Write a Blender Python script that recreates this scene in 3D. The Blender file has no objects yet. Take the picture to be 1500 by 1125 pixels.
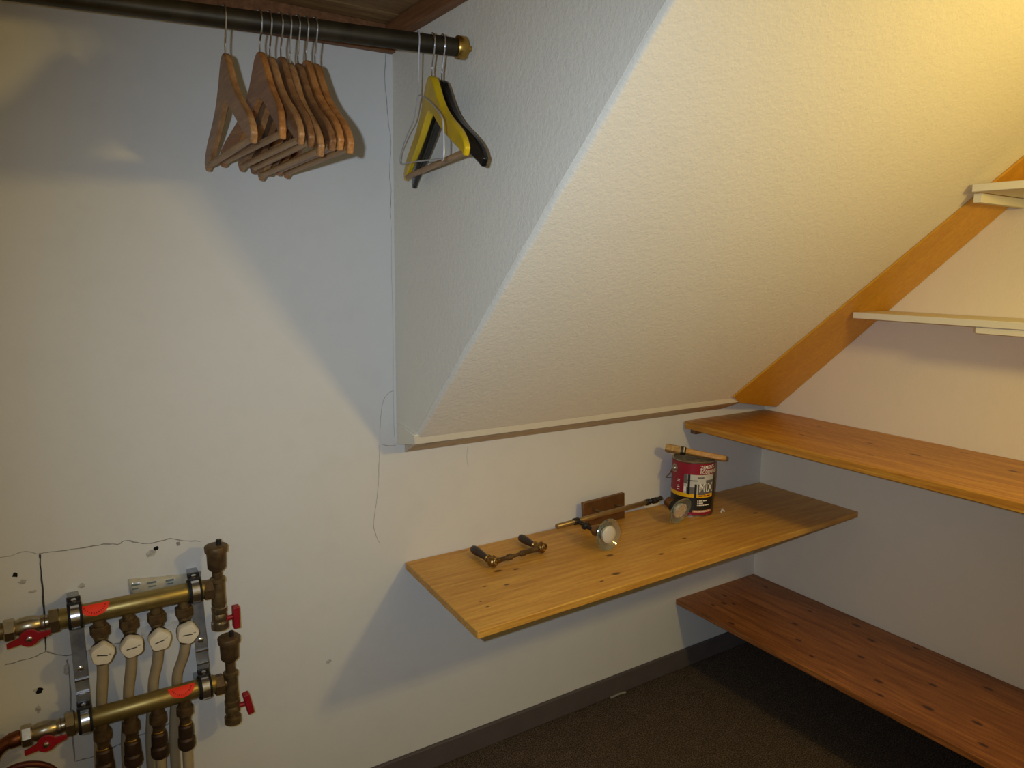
import bpy, bmesh, math, random
from mathutils import Vector, Matrix
random.seed(7)
S = bpy.context.scene
COL = S.collection

# ------------------------------------------------------------------ camera
cam_d = bpy.data.cameras.new('camera'); cam = bpy.data.objects.new('camera', cam_d); COL.objects.link(cam)
cam_d.sensor_fit = 'HORIZONTAL'; cam_d.sensor_width = 36.0; cam_d.lens = 1074.05 / 1500 * 36; cam_d.clip_start = 0.02
CP = Vector((-2.17613, -1.65915, 1.37359))
CR = Vector((0.83664638, -0.54758026, 0.0133673)); CU = Vector((0.07483915, 0.13845388, 0.98753715))
CF = Vector((0.54260661, 0.82521899, -0.15681738))
cam.matrix_world = Matrix(((CR.x, CU.x, -CF.x, CP.x), (CR.y, CU.y, -CF.y, CP.y), (CR.z, CU.z, -CF.z, CP.z), (0, 0, 0, 1)))
S.camera = cam

# ------------------------------------------------------------------ world, lamps, exposure
w = bpy.data.worlds.new('world'); S.world = w; w.use_nodes = True
w.node_tree.nodes['Background'].inputs[0].default_value = (0.5, 0.55, 0.6, 1); w.node_tree.nodes['Background'].inputs[1].default_value = 0.02

def lamp(name, kind, loc, energy, color, radius):
    d = bpy.data.lights.new(name, kind); d.energy = energy; d.color = color; d.shadow_soft_size = radius
    o = bpy.data.objects.new(name, d); COL.objects.link(o); o.location = loc
    return o
# the warm bulb that hangs in the room to the right of the photographer
lamp('room_bulb', 'POINT', (-0.81, -1.67, 1.60), 21.0, (1.0, 0.735, 0.225), 0.065)
# the camera's own flash, a few centimetres left of and above the lens
fl = lamp('camera_flash', 'SPOT', CP - CR * 0.055 + CU * 0.022, 47.0, (0.67, 0.81, 1.0), 0.008)
fl.data.spot_size = math.radians(97); fl.data.spot_blend = 1.0
fl.rotation_euler = (CF + CR * 0.07 - CU * 0.04).to_track_quat('-Z', 'Y').to_euler()

vs = S.view_settings
vs.view_transform = 'Standard'; vs.look = 'None'; vs.gamma = 1.0; vs.use_curve_mapping = False; vs.exposure = 0.0

# ------------------------------------------------------------------ materials
def srgb(r, g, b):
    f = lambda c: c / 12.92 if c <= 0.04045 else ((c + 0.055) / 1.055) ** 2.4
    return (f(r / 255), f(g / 255), f(b / 255), 1)

class NT:
    def __init__(s, name):
        s.m = bpy.data.materials.new(name); s.m.use_nodes = True; s.t = s.m.node_tree
        s.b = s.t.nodes['Principled BSDF']; s._tc = None
    def n(s, kind, **kw):
        o = s.t.nodes.new(kind)
        for k, v in kw.items():
            if k.startswith('i_'):
                key = k[2:].replace('_', ' ')
                o.inputs[key].default_value = v
            else: setattr(o, k, v)
        return o
    def l(s, a, b): s.t.links.new(a, b)
    def tc(s):
        if s._tc is None: s._tc = s.n('ShaderNodeTexCoord').outputs['Object']
        return s._tc
    def map(s, scale=(1, 1, 1), loc=(0, 0, 0), rot=(0, 0, 0)):
        m = s.n('ShaderNodeMapping'); m.inputs['Scale'].default_value = scale; m.inputs['Location'].default_value = loc; m.inputs['Rotation'].default_value = rot
        s.l(s.tc(), m.inputs['Vector']); return m.outputs[0]
    def noise(s, vec, scale, detail=4, rough=0.6, dist=0.0):
        o = s.n('ShaderNodeTexNoise'); o.inputs['Scale'].default_value = scale; o.inputs['Detail'].default_value = detail
        o.inputs['Roughness'].default_value = rough; o.inputs['Distortion'].default_value = dist
        s.l(vec, o.inputs['Vector']); return o.outputs['Fac']
    def ramp(s, fac, stops):
        o = s.n('ShaderNodeValToRGB'); e = o.color_ramp.elements
        e[0].position, e[0].color = stops[0]; e[1].position, e[1].color = stops[-1]
        for p, c in stops[1:-1]:
            k = e.new(p); k.color = c
        s.l(fac, o.inputs['Fac']); return o.outputs['Color']
    def mix(s, fac, a, b, blend='MIX'):
        o = s.n('ShaderNodeMix'); o.data_type = 'RGBA'; o.blend_type = blend
        if hasattr(fac, 'node'): s.l(fac, o.inputs[0])
        else: o.inputs[0].default_value = fac
        for i, v in ((6, a), (7, b)):
            if hasattr(v, 'node'): s.l(v, o.inputs[i])
            else: o.inputs[i].default_value = v
        return o.outputs[2]
    def bump(s, h, strength, dist=0.002, normal=None):
        o = s.n('ShaderNodeBump'); o.inputs['Strength'].default_value = strength; o.inputs['Distance'].default_value = dist
        s.l(h, o.inputs['Height'])
        if normal is not None: s.l(normal, o.inputs['Normal'])
        s.l(o.outputs[0], s.b.inputs['Normal']); return o.outputs[0]
    def col(s, c):
        if hasattr(c, 'node'): s.l(c, s.b.inputs['Base Color'])
        else: s.b.inputs['Base Color'].default_value = c
    def set(s, rough=0.5, metal=0.0, spec=0.5):
        s.b.inputs['Roughness'].default_value = rough; s.b.inputs['Metallic'].default_value = metal
        s.b.inputs['Specular IOR Level'].default_value = spec; return s.m

def plain(name, c, rough=0.5, metal=0.0, spec=0.5, var=0.12, vscale=40, bump=0.0):
    t = NT(name); v = t.noise(t.tc(), vscale, 3)
    d = tuple(x * (1 - var * 1.6) for x in c[:3]) + (1,); b = tuple(min(1, x * (1 + var)) for x in c[:3]) + (1,)
    t.col(t.ramp(v, [(0.3, d), (0.7, b)]))
    if bump: t.bump(v, bump, 0.001)
    return t.set(rough, metal, spec)

def plaster(name, c, fine=900, fine_s=0.25, mid=120, mid_s=0.2, dirt=0.06, streak=None):
    t = NT(name)
    a = t.noise(t.tc(), 2.2, 5); b = t.noise(t.tc(), 14, 4)
    base = t.ramp(a, [(0.3, tuple(x * (1 - dirt) for x in c[:3]) + (1,)), (0.7, c)])
    sp = t.ramp(b, [(0.25, (1 - dirt, 1 - dirt, 1 - dirt * 1.2, 1)), (0.5, (1, 1, 1, 1))])
    t.col(t.mix(1.0, base, sp, 'MULTIPLY'))
    n1 = t.noise(t.tc(), mid, 3, 0.55)
    nn = t.bump(n1, mid_s, 0.004)
    n2 = t.noise(t.map(streak) if streak else t.tc(), fine, 2, 0.5)
    t.bump(n2, fine_s, 0.002, nn)
    return t.set(0.85, 0, 0.25)

def wood(name, light, dark, knots=(), along='x', lam=0.055, rough=0.42, contrast=1.0, knot_c=srgb(70, 34, 14), seed=0.0, tone=0.5):
    """pine: lamellae across the board, stretched grain, knots at given (along, across, size)"""
    t = NT(name)
    sx = {'x': (1.6, 22, 22), 'y': (22, 1.6, 22), 'z': (22, 22, 1.6)}[along]
    g = t.noise(t.map(sx, (seed, seed * .7, 0)), 3.2, 5, 0.62, 0.6)
    g2 = t.noise(t.map(tuple(v * 3 for v in sx), (seed, 0, 0)), 4.0, 4, 0.6, 0.2)
    mid = tuple((a * (1 - tone) + b * tone) for a, b in zip(dark, light))
    c = t.ramp(g, [(0.28, dark), (0.5, mid), (0.68, light)])
    c = t.mix(0.35 * contrast, c, t.ramp(g2, [(0.35, (0.45, 0.38, 0.3, 1)), (0.6, (1, 1, 1, 1))]), 'MULTIPLY')
    # lamella tone steps
    sep = t.n('ShaderNodeSeparateXYZ'); t.l(t.tc(), sep.inputs[0])
    ac = sep.outputs['Y' if along in 'x' else 'X']
    dv = t.n('ShaderNodeMath', operation='DIVIDE'); t.l(ac, dv.inputs[0]); dv.inputs[1].default_value = lam
    flr = t.n('ShaderNodeMath', operation='FLOOR'); t.l(dv.outputs[0], flr.inputs[0])
    wn = t.n('ShaderNodeTexWhiteNoise'); wn.noise_dimensions = '1D'; t.l(flr.outputs[0], wn.inputs['W'])
    c = t.mix(0.5, c, t.ramp(wn.outputs['Value'], [(0.0, (0.72, 0.70, 0.66, 1)), (1.0, (1, 1, 1, 1))]), 'MULTIPLY')
    fac = None
    al, cr = ('X', 'Y') if along == 'x' else ('Y', 'X')
    for (ka, kc, ks) in knots:
        va = t.n('ShaderNodeMath', operation='SUBTRACT'); t.l(sep.outputs[al], va.inputs[0]); va.inputs[1].default_value = ka
        vc = t.n('ShaderNodeMath', operation='SUBTRACT'); t.l(sep.outputs[cr], vc.inputs[0]); vc.inputs[1].default_value = kc
        cm = t.n('ShaderNodeCombineXYZ'); t.l(va.outputs[0], cm.inputs[0])
        m2 = t.n('ShaderNodeMath', operation='MULTIPLY'); t.l(vc.outputs[0], m2.inputs[0]); m2.inputs[1].default_value = 2.0; t.l(m2.outputs[0], cm.inputs[1])
        ln = t.n('ShaderNodeVectorMath', operation='LENGTH'); t.l(cm.outputs[0], ln.inputs[0])
        mr = t.n('ShaderNodeMapRange'); mr.interpolation_type = 'SMOOTHSTEP'; t.l(ln.outputs['Value'], mr.inputs['Value'])
        mr.inputs['From Min'].default_value = ks * 0.45; mr.inputs['From Max'].default_value = ks * 1.25
        mr.inputs['To Min'].default_value = 0.85; mr.inputs['To Max'].default_value = 0.0
        if fac is None: fac = mr.outputs[0]
        else:
            mx = t.n('ShaderNodeMath', operation='MAXIMUM'); t.l(fac, mx.inputs[0]); t.l(mr.outputs[0], mx.inputs[1]); fac = mx.outputs[0]
    if fac is not None: c = t.mix(fac, c, knot_c)
    t.col(c); t.bump(g2, 0.06, 0.001)
    return t.set(rough, 0, 0.4)

M = {}
M['wall'] = plaster('white_plaster', srgb(218, 215, 207), fine=500, fine_s=0.10, mid=45, mid_s=0.10, dirt=0.035)
M['chip'] = plaster('white_woodchip', srgb(234, 228, 212), fine=260, fine_s=0.28, mid=95, mid_s=0.30, dirt=0.02)
M['brushed'] = plaster('brushed_plaster', srgb(240, 230, 208), fine=120, fine_s=0.20, mid=40, mid_s=0.22, dirt=0.02, streak=(1, 3.0, 0.6))
M['trimwhite'] = plaster('cream_trim_paint', srgb(232, 226, 206), fine=300, fine_s=0.06, mid=60, mid_s=0.05, dirt=0.03)
M['caulk'] = plaster('grey_caulk', srgb(226, 214, 196), fine=400, fine_s=0.3, mid=90, mid_s=0.4, dirt=0.2)
M['crack'] = plain('grey_crack', srgb(150, 143, 134), 0.95, 0, 0.1)  # flat grey for the plaster cracks and one small wall mark
M['crack_light'] = plain('hairline_crack', srgb(172, 167, 158), 0.95, 0, 0.1)
M['crack_dark'] = plain('deep_crack', srgb(74, 70, 66), 0.95, 0, 0.1, 0.3, 160)
M['hole'] = plain('hole_dark', srgb(30, 29, 30), 0.9, 0, 0.1)
M['smudge'] = plain('grey_smudge', srgb(184, 179, 170), 0.9, 0, 0.1, 0.2, 120)
M['base'] = plain('grey_baseboard', srgb(92, 84, 80), 0.6, 0, 0.3, 0.06, 20)
M['putty'] = plain('pale_putty', srgb(150, 144, 130), 0.9, 0, 0.1)

t = NT('brown_carpet')
a = t.noise(t.tc(), 240, 4, 0.75); b = t.noise(t.tc(), 26, 4, 0.6)
c = t.ramp(a, [(0.34, srgb(40, 33, 28)), (0.5, srgb(98, 84, 70)), (0.66, srgb(158, 138, 116))])
t.col(t.mix(0.45, c, t.ramp(b, [(0.3, (0.5, 0.48, 0.45, 1)), (0.7, (1, 1, 1, 1))]), 'MULTIPLY')); t.bump(a, 0.8, 0.008); M['carpet'] = t.set(0.98, 0, 0.05)

PINE_L, PINE_D = srgb(222, 168, 88), srgb(184, 120, 50)
M['pine_top'] = wood('honey_pine_upper', srgb(222, 164, 62), srgb(178, 112, 36), along='y', lam=0.07, seed=1.3, contrast=0.7,
    knots=[(-0.50, -0.17, 0.012), (-0.64, -0.19, 0.016), (-0.70, -0.05, 0.012), (-0.86, -0.14, 0.018), (-0.92, -0.10, 0.012), (-0.33, -0.25, 0.010), (-0.28, -0.09, 0.009), (-0.58, -0.30, 0.010)])
M['pine_mid'] = wood('honey_pine_middle', srgb(230, 177, 80), srgb(196, 135, 52), along='x', lam=0.075, seed=4.1, contrast=0.55,
    knots=[(-0.925, -0.245, 0.014), (-1.19, -0.19, 0.010), (-1.26, -0.255, 0.009), (-1.31, -0.235, 0.007), (-1.235, -0.175, 0.013), (-0.80, -0.31, 0.010), (-0.99, -0.345, 0.015), (-1.05, -0.36, 0.007), (-1.36, -0.33, 0.006), (-0.30, -0.22, 0.012), (-0.66, -0.26, 0.009), (-1.36, -0.30, 0.005)])
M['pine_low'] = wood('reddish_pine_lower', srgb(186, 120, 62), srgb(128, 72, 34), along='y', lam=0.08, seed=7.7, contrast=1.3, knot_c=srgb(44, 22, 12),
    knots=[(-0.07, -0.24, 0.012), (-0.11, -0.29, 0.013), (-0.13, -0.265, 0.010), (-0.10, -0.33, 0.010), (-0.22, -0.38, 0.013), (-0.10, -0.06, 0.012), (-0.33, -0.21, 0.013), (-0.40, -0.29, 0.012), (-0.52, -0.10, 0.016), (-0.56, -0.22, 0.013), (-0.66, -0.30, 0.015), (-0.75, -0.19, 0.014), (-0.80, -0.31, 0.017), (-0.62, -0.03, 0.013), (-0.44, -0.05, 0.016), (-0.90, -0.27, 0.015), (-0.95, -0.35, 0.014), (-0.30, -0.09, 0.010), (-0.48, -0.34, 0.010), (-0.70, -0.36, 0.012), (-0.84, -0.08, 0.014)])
M['pine_hat'] = wood('pale_pine_hat_shelf', srgb(170, 138, 92), srgb(128, 94, 56), along='x', lam=0.09, seed=2.2, rough=0.6)
M['cleat_wood'] = wood('brown_cleat_wood', srgb(150, 104, 66), srgb(112, 72, 42), along='y', lam=0.2, seed=3.2, rough=0.6)
M['beam'] = wood('orange_brown_board', srgb(232, 174, 50), srgb(216, 154, 40), along='y', lam=5, seed=9.0, rough=0.5, contrast=0.5)
M['white_shelf'] = plaster('cream_shelf_paint', srgb(232, 226, 205), fine=60, fine_s=0.03, mid=20, mid_s=0.02, dirt=0.02)
M['hang_a'] = wood('hanger_beech', srgb(196, 150, 100), srgb(150, 104, 62), along='y', lam=3, seed=5.0, rough=0.38)
M['hang_b'] = wood('hanger_orange_beech', srgb(206, 146, 84), srgb(160, 100, 50), along='y', lam=3, seed=6.4, rough=0.36)
M['hang_c'] = wood('hanger_dark_beech', srgb(166, 122, 80), srgb(118, 78, 46), along='y', lam=3, seed=8.4, rough=0.38)
M['dowel'] = wood('dowel_beech', srgb(204, 164, 112), srgb(160, 118, 72), along='y', lam=3, seed=3.4, rough=0.45)
M['yellow'] = plain('yellow_lacquer', srgb(214, 178, 22), 0.35, 0, 0.5, 0.08, 30)
M['blackgloss'] = plain('black_lacquer', srgb(22, 21, 22), 0.22, 0, 0.5)
M['chrome'] = plain('chrome_wire', srgb(200, 200, 205), 0.2, 1.0, 0.5, 0.04)
M['galv_wire'] = plain('white_coated_wire', srgb(190, 188, 190), 0.35, 0.3, 0.5, 0.05)
M['rod'] = plain('tarnished_brass_tube', srgb(62, 54, 38), 0.5, 0.6, 0.5, 0.3, 18)
M['brass'] = plain('brass', srgb(186, 150, 76), 0.32, 1.0, 0.5, 0.10, 60)
M['bar_brass'] = plain('dull_lamp_brass', srgb(168, 144, 104), 0.36, 0.8, 0.5, 0.08, 50)
M['brass_bar'] = plain('satin_brass_bar', srgb(158, 138, 82), 0.40, 0.8, 0.5, 0.08, 50)
M['brass_dark'] = plain('oxidised_brass', srgb(124, 104, 70), 0.48, 0.7, 0.5, 0.25, 70, 0.1)
M['brass_brown'] = plain('brown_brass', srgb(106, 84, 56), 0.5, 0.6, 0.5, 0.25, 70)
M['nickel'] = plain('nickel_brass', srgb(176, 164, 140), 0.3, 0.95, 0.5, 0.12, 60)
M['zinc'] = plain('galvanised_strip', srgb(165, 168, 172), 0.4, 0.7, 0.5, 0.10, 60)
M['band'] = plain('bright_zinc_band', srgb(215, 218, 224), 0.22, 1.0, 0.5, 0.05, 60)
M['rubber'] = plain('black_rubber', srgb(26, 26, 28), 0.7, 0, 0.3)
M['blackplastic'] = plain('black_plastic', srgb(34, 31, 29), 0.45, 0, 0.4)
M['bronze'] = plain('dark_bronze', srgb(74, 56, 42), 0.45, 0.5, 0.5, 0.2, 60)
M['red'] = plain('red_handle', srgb(152, 20, 34), 0.42, 0, 0.5, 0.08)
M['sticker'] = plain('fluorescent_red_sticker', srgb(250, 66, 40), 0.6, 0, 0.2, 0.03)
M['sticker_ink'] = plain('sticker_print', srgb(150, 30, 24), 0.7, 0, 0.2)
M['whitecap'] = plain('white_cap_plastic', srgb(228, 216, 190), 0.45, 0, 0.5, 0.04)
M['capink'] = plain('cap_print', srgb(70, 64, 58), 0.6, 0, 0.3)
M['pexpipe'] = plain('beige_pipe', srgb(170, 152, 118), 0.5, 0, 0.4, 0.08, 20)
M['copper'] = plain('brown_copper', srgb(130, 78, 50), 0.38, 0.9, 0.5, 0.2, 30)
M['hose'] = plain('dark_copper_line', srgb(98, 52, 40), 0.45, 0.6, 0.5, 0.15, 30)
M['grip'] = plain('black_wood_grip', srgb(44, 30, 26), 0.36, 0, 0.5, 0.2, 60)
M['antique'] = plain('antique_brass', srgb(150, 118, 66), 0.34, 0.95, 0.5, 0.3, 140)
M['plate'] = plain('antique_bronze_plate', srgb(132, 96, 62), 0.42, 0.75, 0.5, 0.12, 30)
M['canmetal'] = plain('tin_rim', srgb(176, 170, 158), 0.3, 0.95, 0.5, 0.12, 50)
M['canside'] = plain('can_side_dull', srgb(84, 72, 54), 0.35, 0.5, 0.5, 0.2, 40)
M['canred'] = plain('label_red', srgb(146, 22, 46), 0.4, 0, 0.5, 0.04)
M['canblack'] = plain('label_black', srgb(24, 22, 22), 0.4, 0, 0.5, 0.05)
M['canyellow'] = plain('label_yellow', srgb(240, 184, 20), 0.4, 0, 0.5, 0.03)
M['cangrey'] = plain('label_grey', srgb(104, 100, 96), 0.4, 0, 0.5, 0.05)
M['canlight'] = plain('label_light_grey', srgb(200, 198, 186), 0.4, 0, 0.5, 0.05)
M['canwhite'] = plain('label_white', srgb(240, 234, 220), 0.4, 0, 0.5, 0.02)
M['cancream'] = plain('label_orange_strip', srgb(226, 150, 84), 0.4, 0, 0.5, 0.03)
M['bristle'] = wood('pale_bristles', srgb(214, 176, 108), srgb(150, 112, 58), along='x', lam=0.003, seed=1.9, rough=0.8)
M['brushwood'] = wood('brush_handle_wood', srgb(222, 170, 96), srgb(190, 134, 66), along='x', lam=3, seed=2.9, rough=0.5)
M['dustpaint'] = plain('dried_paint_lid', srgb(150, 140, 116), 0.55, 0.3, 0.4, 0.35, 60)
M['tape'] = plain('yellowed_tape', srgb(196, 186, 160), 0.18, 0, 0.6, 0.08, 40)
M['tapeink'] = plain('tape_print', srgb(116, 128, 122), 0.5, 0, 0.4)
t = NT('clear_plastic'); t.col((0.9, 0.92, 0.93, 1)); t.b.inputs['Alpha'].default_value = 0.35; M['clear'] = t.set(0.12, 0, 0.6)
t = NT('greenish_glass'); t.col((0.80, 0.88, 0.76, 1)); t.b.inputs['Transmission Weight'].default_value = 0.90; t.b.inputs['IOR'].default_value = 1.45
nz = t.noise(t.tc(), 60, 2); t.bump(nz, 0.05, 0.001); M['glass'] = t.set(0.07, 0, 0.5)
t = NT('frosted_bulb'); t.col(srgb(206, 200, 186)); nz = t.noise(t.tc(), 90, 2); t.bump(nz, 0.05, 0.001); M['frost'] = t.set(0.18, 0, 0.6)
t = NT('faceted_reflector'); t.col(srgb(236, 230, 214)); vo = t.n('ShaderNodeTexVoronoi'); vo.inputs['Scale'].default_value = 170; t.l(t.tc(), vo.inputs['Vector']); t.bump(vo.outputs['Distance'], 0.8, 0.004); M['mirror'] = t.set(0.14, 0.55, 0.6)

# ------------------------------------------------------------------ mesh helpers (world coordinates; part() makes them local)
def nb(): return bmesh.new()
def add_box(bm, lo, hi, rot=None, about=None):
    vs_ = [bm.verts.new((x, y, z)) for x in (lo[0], hi[0]) for y in (lo[1], hi[1]) for z in (lo[2], hi[2])]
    for f in ((0, 1, 3, 2), (4, 6, 7, 5), (0, 4, 5, 1), (2, 3, 7, 6), (0, 2, 6, 4), (1, 5, 7, 3)): bm.faces.new([vs_[i] for i in f])
    if rot is not None: bmesh.ops.rotate(bm, verts=vs_, cent=about, matrix=rot)
    return bm
def add_prism(bm, pts, vec):
    vec = Vector(vec); a = [bm.verts.new(p) for p in pts]; b = [bm.verts.new(Vector(p) + vec) for p in pts]
    bm.faces.new(a); bm.faces.new(b[::-1]); n = len(a)
    for i in range(n): bm.faces.new((a[i], b[i], b[(i + 1) % n], a[(i + 1) % n]))
    return bm
def frame(d):
    d = Vector(d).normalized(); h = Vector((0, 0, 1)) if abs(d.z) < 0.9 else Vector((1, 0, 0))
    u = d.cross(h).normalized(); return u, d.cross(u).normalized() * -1, d
def add_lathe(bm, a, axis, prof, seg=20, phase=0.0):
    """prof: list of (distance along axis, radius); ends closed when radius > 0"""
    a = Vector(a); u, v, d = frame(axis); rings = []
    for (s, r) in prof:
        c = a + d * s
        if r <= 1e-6: rings.append([bm.verts.new(c)])
        else: rings.append([bm.verts.new(c + (u * math.cos(phase + 2 * math.pi * k / seg) + v * math.sin(phase + 2 * math.pi * k / seg)) * r) for k in range(seg)])
    for A, B in zip(rings, rings[1:]):
        for k in range(seg):
            k2 = (k + 1) % seg
            if len(A) == 1 and len(B) == 1: continue
            if len(A) == 1: bm.faces.new((A[0], B[k], B[k2]))
            elif len(B) == 1: bm.faces.new((A[k], A[k2], B[0]))
            else: bm.faces.new((A[k], A[k2], B[k2], B[k]))
    if len(rings[0]) > 1: bm.faces.new(rings[0][::-1])
    if len(rings[-1]) > 1: bm.faces.new(rings[-1])
    return bm
def add_cyl(bm, a, b, r, seg=20, phase=0.0, r2=None):
    a = Vector(a); b = Vector(b); L = (b - a).length
    return add_lathe(bm, a, b - a, [(0, r), (L, r if r2 is None else r2)], seg, phase)
def add_hex(bm, a, b, r, phase=0.0):
    a = Vector(a); b = Vector(b); L = (b - a).length; c = min(0.002, L * 0.15)
    return add_lathe(bm, a, b - a, [(0, r * 0.88), (c, r), (L - c, r), (L, r * 0.88)], 6, phase)
def smooth_path(pts, n=6):
    pts = [Vector(p) for p in pts]; out = []
    for i in range(len(pts) - 1):
        p0 = pts[max(i - 1, 0)]; p1 = pts[i]; p2 = pts[i + 1]; p3 = pts[min(i + 2, len(pts) - 1)]
        for k in range(n):
            t_ = k / n
            out.append(0.5 * ((2 * p1) + (p2 - p0) * t_ + (2 * p0 - 5 * p1 + 4 * p2 - p3) * t_ ** 2 + (3 * p1 - p0 - 3 * p2 + p3) * t_ ** 3))
    out.append(pts[-1]); return out
def add_tube(bm, pts, r, seg=8):
    pts = [Vector(p) for p in pts]; n = len(pts); rings = []; pu = None
    for i, p in enumerate(pts):
        d = (pts[min(i + 1, n - 1)] - pts[max(i - 1, 0)]).normalized()
        if pu is None: pu = frame(d)[0]
        u = (pu - d * pu.dot(d)).normalized(); v = d.cross(u); pu = u
        rr = r[i] if isinstance(r, (list, tuple)) else r
        rings.append([bm.verts.new(p + (u * math.cos(2 * math.pi * k / seg) + v * math.sin(2 * math.pi * k / seg)) * rr) for k in range(seg)])
    for A, B in zip(rings, rings[1:]):
        for k in range(seg): bm.faces.new((A[k], A[(k + 1) % seg], B[(k + 1) % seg], B[k]))
    bm.faces.new(rings[0][::-1]); bm.faces.new(rings[-1]); return bm

def origin_of(o):
    v = Vector((0, 0, 0))
    while o is not None: v = v + Vector(o.location); o = o.parent
    return v
def part(name, bm, mat, parent=None, bevel=0.0, smooth=True, local=False, label=None, seg=2, loc=None):
    bmesh.ops.recalc_face_normals(bm, faces=bm.faces[:])
    off = Vector((0, 0, 0))
    if parent is not None and not local: off = origin_of(parent)
    if loc is not None: off = Vector(loc)
    if off.length > 0: bmesh.ops.translate(bm, verts=bm.verts[:], vec=-off)
    me = bpy.data.meshes.new(name); bm.to_mesh(me); bm.free()
    o = bpy.data.objects.new(name, me); COL.objects.link(o); me.materials.append(mat)
    if loc is not None: o.location = loc
    if parent is not None: o.parent = parent
    if smooth:
        for p in me.polygons: p.use_smooth = True
        me.set_sharp_from_angle(angle=math.radians(38))
    if bevel:
        b = o.modifiers.new('bevel', 'BEVEL'); b.width = bevel; b.segments = seg; b.limit_method = 'ANGLE'; b.angle_limit = math.radians(40)
    if label: o['label'] = label
    return o
def thing(name, label, cat, loc, rot=(0, 0, 0), group=None):
    o = bpy.data.objects.new(name, None); COL.objects.link(o); o.location = loc; o.rotation_euler = rot; o.empty_display_size = 0.05
    return tag(o, label, cat, group)
def tag(o, label, cat, group=None):
    o['label'] = label; o['category'] = cat
    if group: o['group'] = group
    return o
def structure(o, label=None):
    o['kind'] = 'structure'
    if label: o['label'] = label
    return o

# ------------------------------------------------------------------ the room
XC = -1.43                      # plane of the dormer cheek
SL, ZT, TB = 0.9655, 0.9112, 0.0511
def zs(y): return ZT + SL * (-y - TB)        # underside of the roof slope
ZC = 2.42; XL = -3.3; YF = -3.0
YTOP = -(ZC - ZT) / SL - TB
structure(part('floor', add_box(nb(), (XL - .1, YF - .1, -0.05), (0.1, 0.1, 0)), M['carpet'], smooth=False), 'dark brown speckled carpet floor')
WB = structure(part('wall_back', add_box(nb(), (XL - .1, 0, 0), (0.1, 0.1, ZC)), M['wall'], smooth=False), 'white plastered wall behind the pipes and under the slope')
structure(part('wall_right', add_box(nb(), (0, YF - .1, 0), (0.1, 0, ZC)), M['brushed'], smooth=False), 'white brushed plaster gable wall carrying the corner shelves')
structure(part('wall_left', add_box(nb(), (XL - .1, YF, 0), (XL, 0, ZC)), M['wall'], smooth=False), 'white plaster side wall')
structure(part('wall_front', add_box(nb(), (XL - .1, YF - .1, 0), (0, YF, ZC)), M['wall'], smooth=False), 'white plaster wall facing the shelves')
structure(part('ceiling', add_box(nb(), (XL - .1, YF - .1, ZC), (0.1, 0.1, ZC + 0.06)), M['wall'], smooth=False), 'white flat ceiling')
# sloping ceiling under the roof and the dormer cheek beside it
# (its free edge beside the cheek is rounded plaster)
sn = Vector((0, SL, 1)).normalized(); rg = random.Random(11); RD_E = 0.012
def slope_sec(y, w):
    o = Vector((0, y, zs(y))); r = RD_E * w
    pts = [(0, 0)] + [(XC + .0006 + r - r * math.sin(math.pi / 2 * k / 4), r - r * math.cos(math.pi / 2 * k / 4)) for k in range(5)] + [(XC + .0006, .07), (0, .07)]
    return [o + Vector((x, 0, 0)) + sn * n_ for x, n_ in pts]
bm = nb(); secs = []
for k in range(41):
    secs.append([bm.verts.new(v) for v in slope_sec(-0.10 + (YTOP + .06 + 0.10) * k / 40, rg.uniform(.75, 1.2))])
for a, b in zip(secs, secs[1:]):
    for k in range(8): bm.faces.new((a[k], a[(k + 1) % 8], b[(k + 1) % 8], b[k]))
bm.faces.new(secs[0][::-1]); bm.faces.new(secs[-1])
structure(part('ceiling_slope', bm, M['chip'], smooth=True), 'sloping woodchip-papered ceiling lit warm by the bulb')
ch = [(XC, 0, 0.938), (XC, 0, ZC), (XC, YTOP, ZC)]
N = 40
rr = random.Random(3)
for i in range(N + 1):
    y = YTOP + (-0.085 - YTOP) * i / N
    ch.append((XC, y + rr.uniform(-.0012, .0012), zs(y) + 0.013 + rr.uniform(-.0012, .0008)))
ch.append((XC, -0.02, 0.940))
structure(part('wall_cheek', add_prism(nb(), ch, (0.05, 0, 0)), M['chip'], smooth=False), 'grey-shaded triangular dormer cheek beside the slope')

# painted batten where the slope meets the low wall
tr = thing('trim_1', 'cream painted batten along the foot of the sloping ceiling', 'trim', (-0.8, -0.06, 0.93)); del tr['category']; tr['kind'] = 'structure'
X0, X1 = -1.437, -0.262
bm = nb()
prof = [(-0.116, zs(-0.116) + 0.004), (-0.102, 0.951), (-0.02, 0.936), (-0.02, 0.99)]
a = [bm.verts.new((X0 + (0.008 if k == 1 else 0), y, z)) for k, (y, z) in enumerate(prof)]
b = [bm.verts.new((X1 + dx, y, z)) for (y, z), dx in zip(prof, (-0.05, 0.0, 0.02, 0.02))]
bm.faces.new(a); bm.faces.new(b[::-1])
for i in range(4): bm.faces.new((a[i], a[(i + 1) % 4], b[(i + 1) % 4], b[i]))
part('batten', bm, M['trimwhite'], tr, bevel=0.002)
bm = nb()
prof = [(-0.098, 0.949), (-0.004, 0.909), (0.0, 0.909), (0.0, 0.945)]
a = [bm.verts.new((-1.408 - (0.0 if k else 0.018), y, z)) for k, (y, z) in enumerate(prof)]
b = [bm.verts.new((X1 + dx, y, z)) for (y, z), dx in zip(prof, (0.0, 0.03, 0.03, 0.03))]
bm.faces.new(a); bm.faces.new(b[::-1])
for i in range(4): bm.faces.new((a[i], a[(i + 1) % 4], b[(i + 1) % 4], b[i]))
part('filler_strip', bm, M['caulk'], tr)
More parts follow.
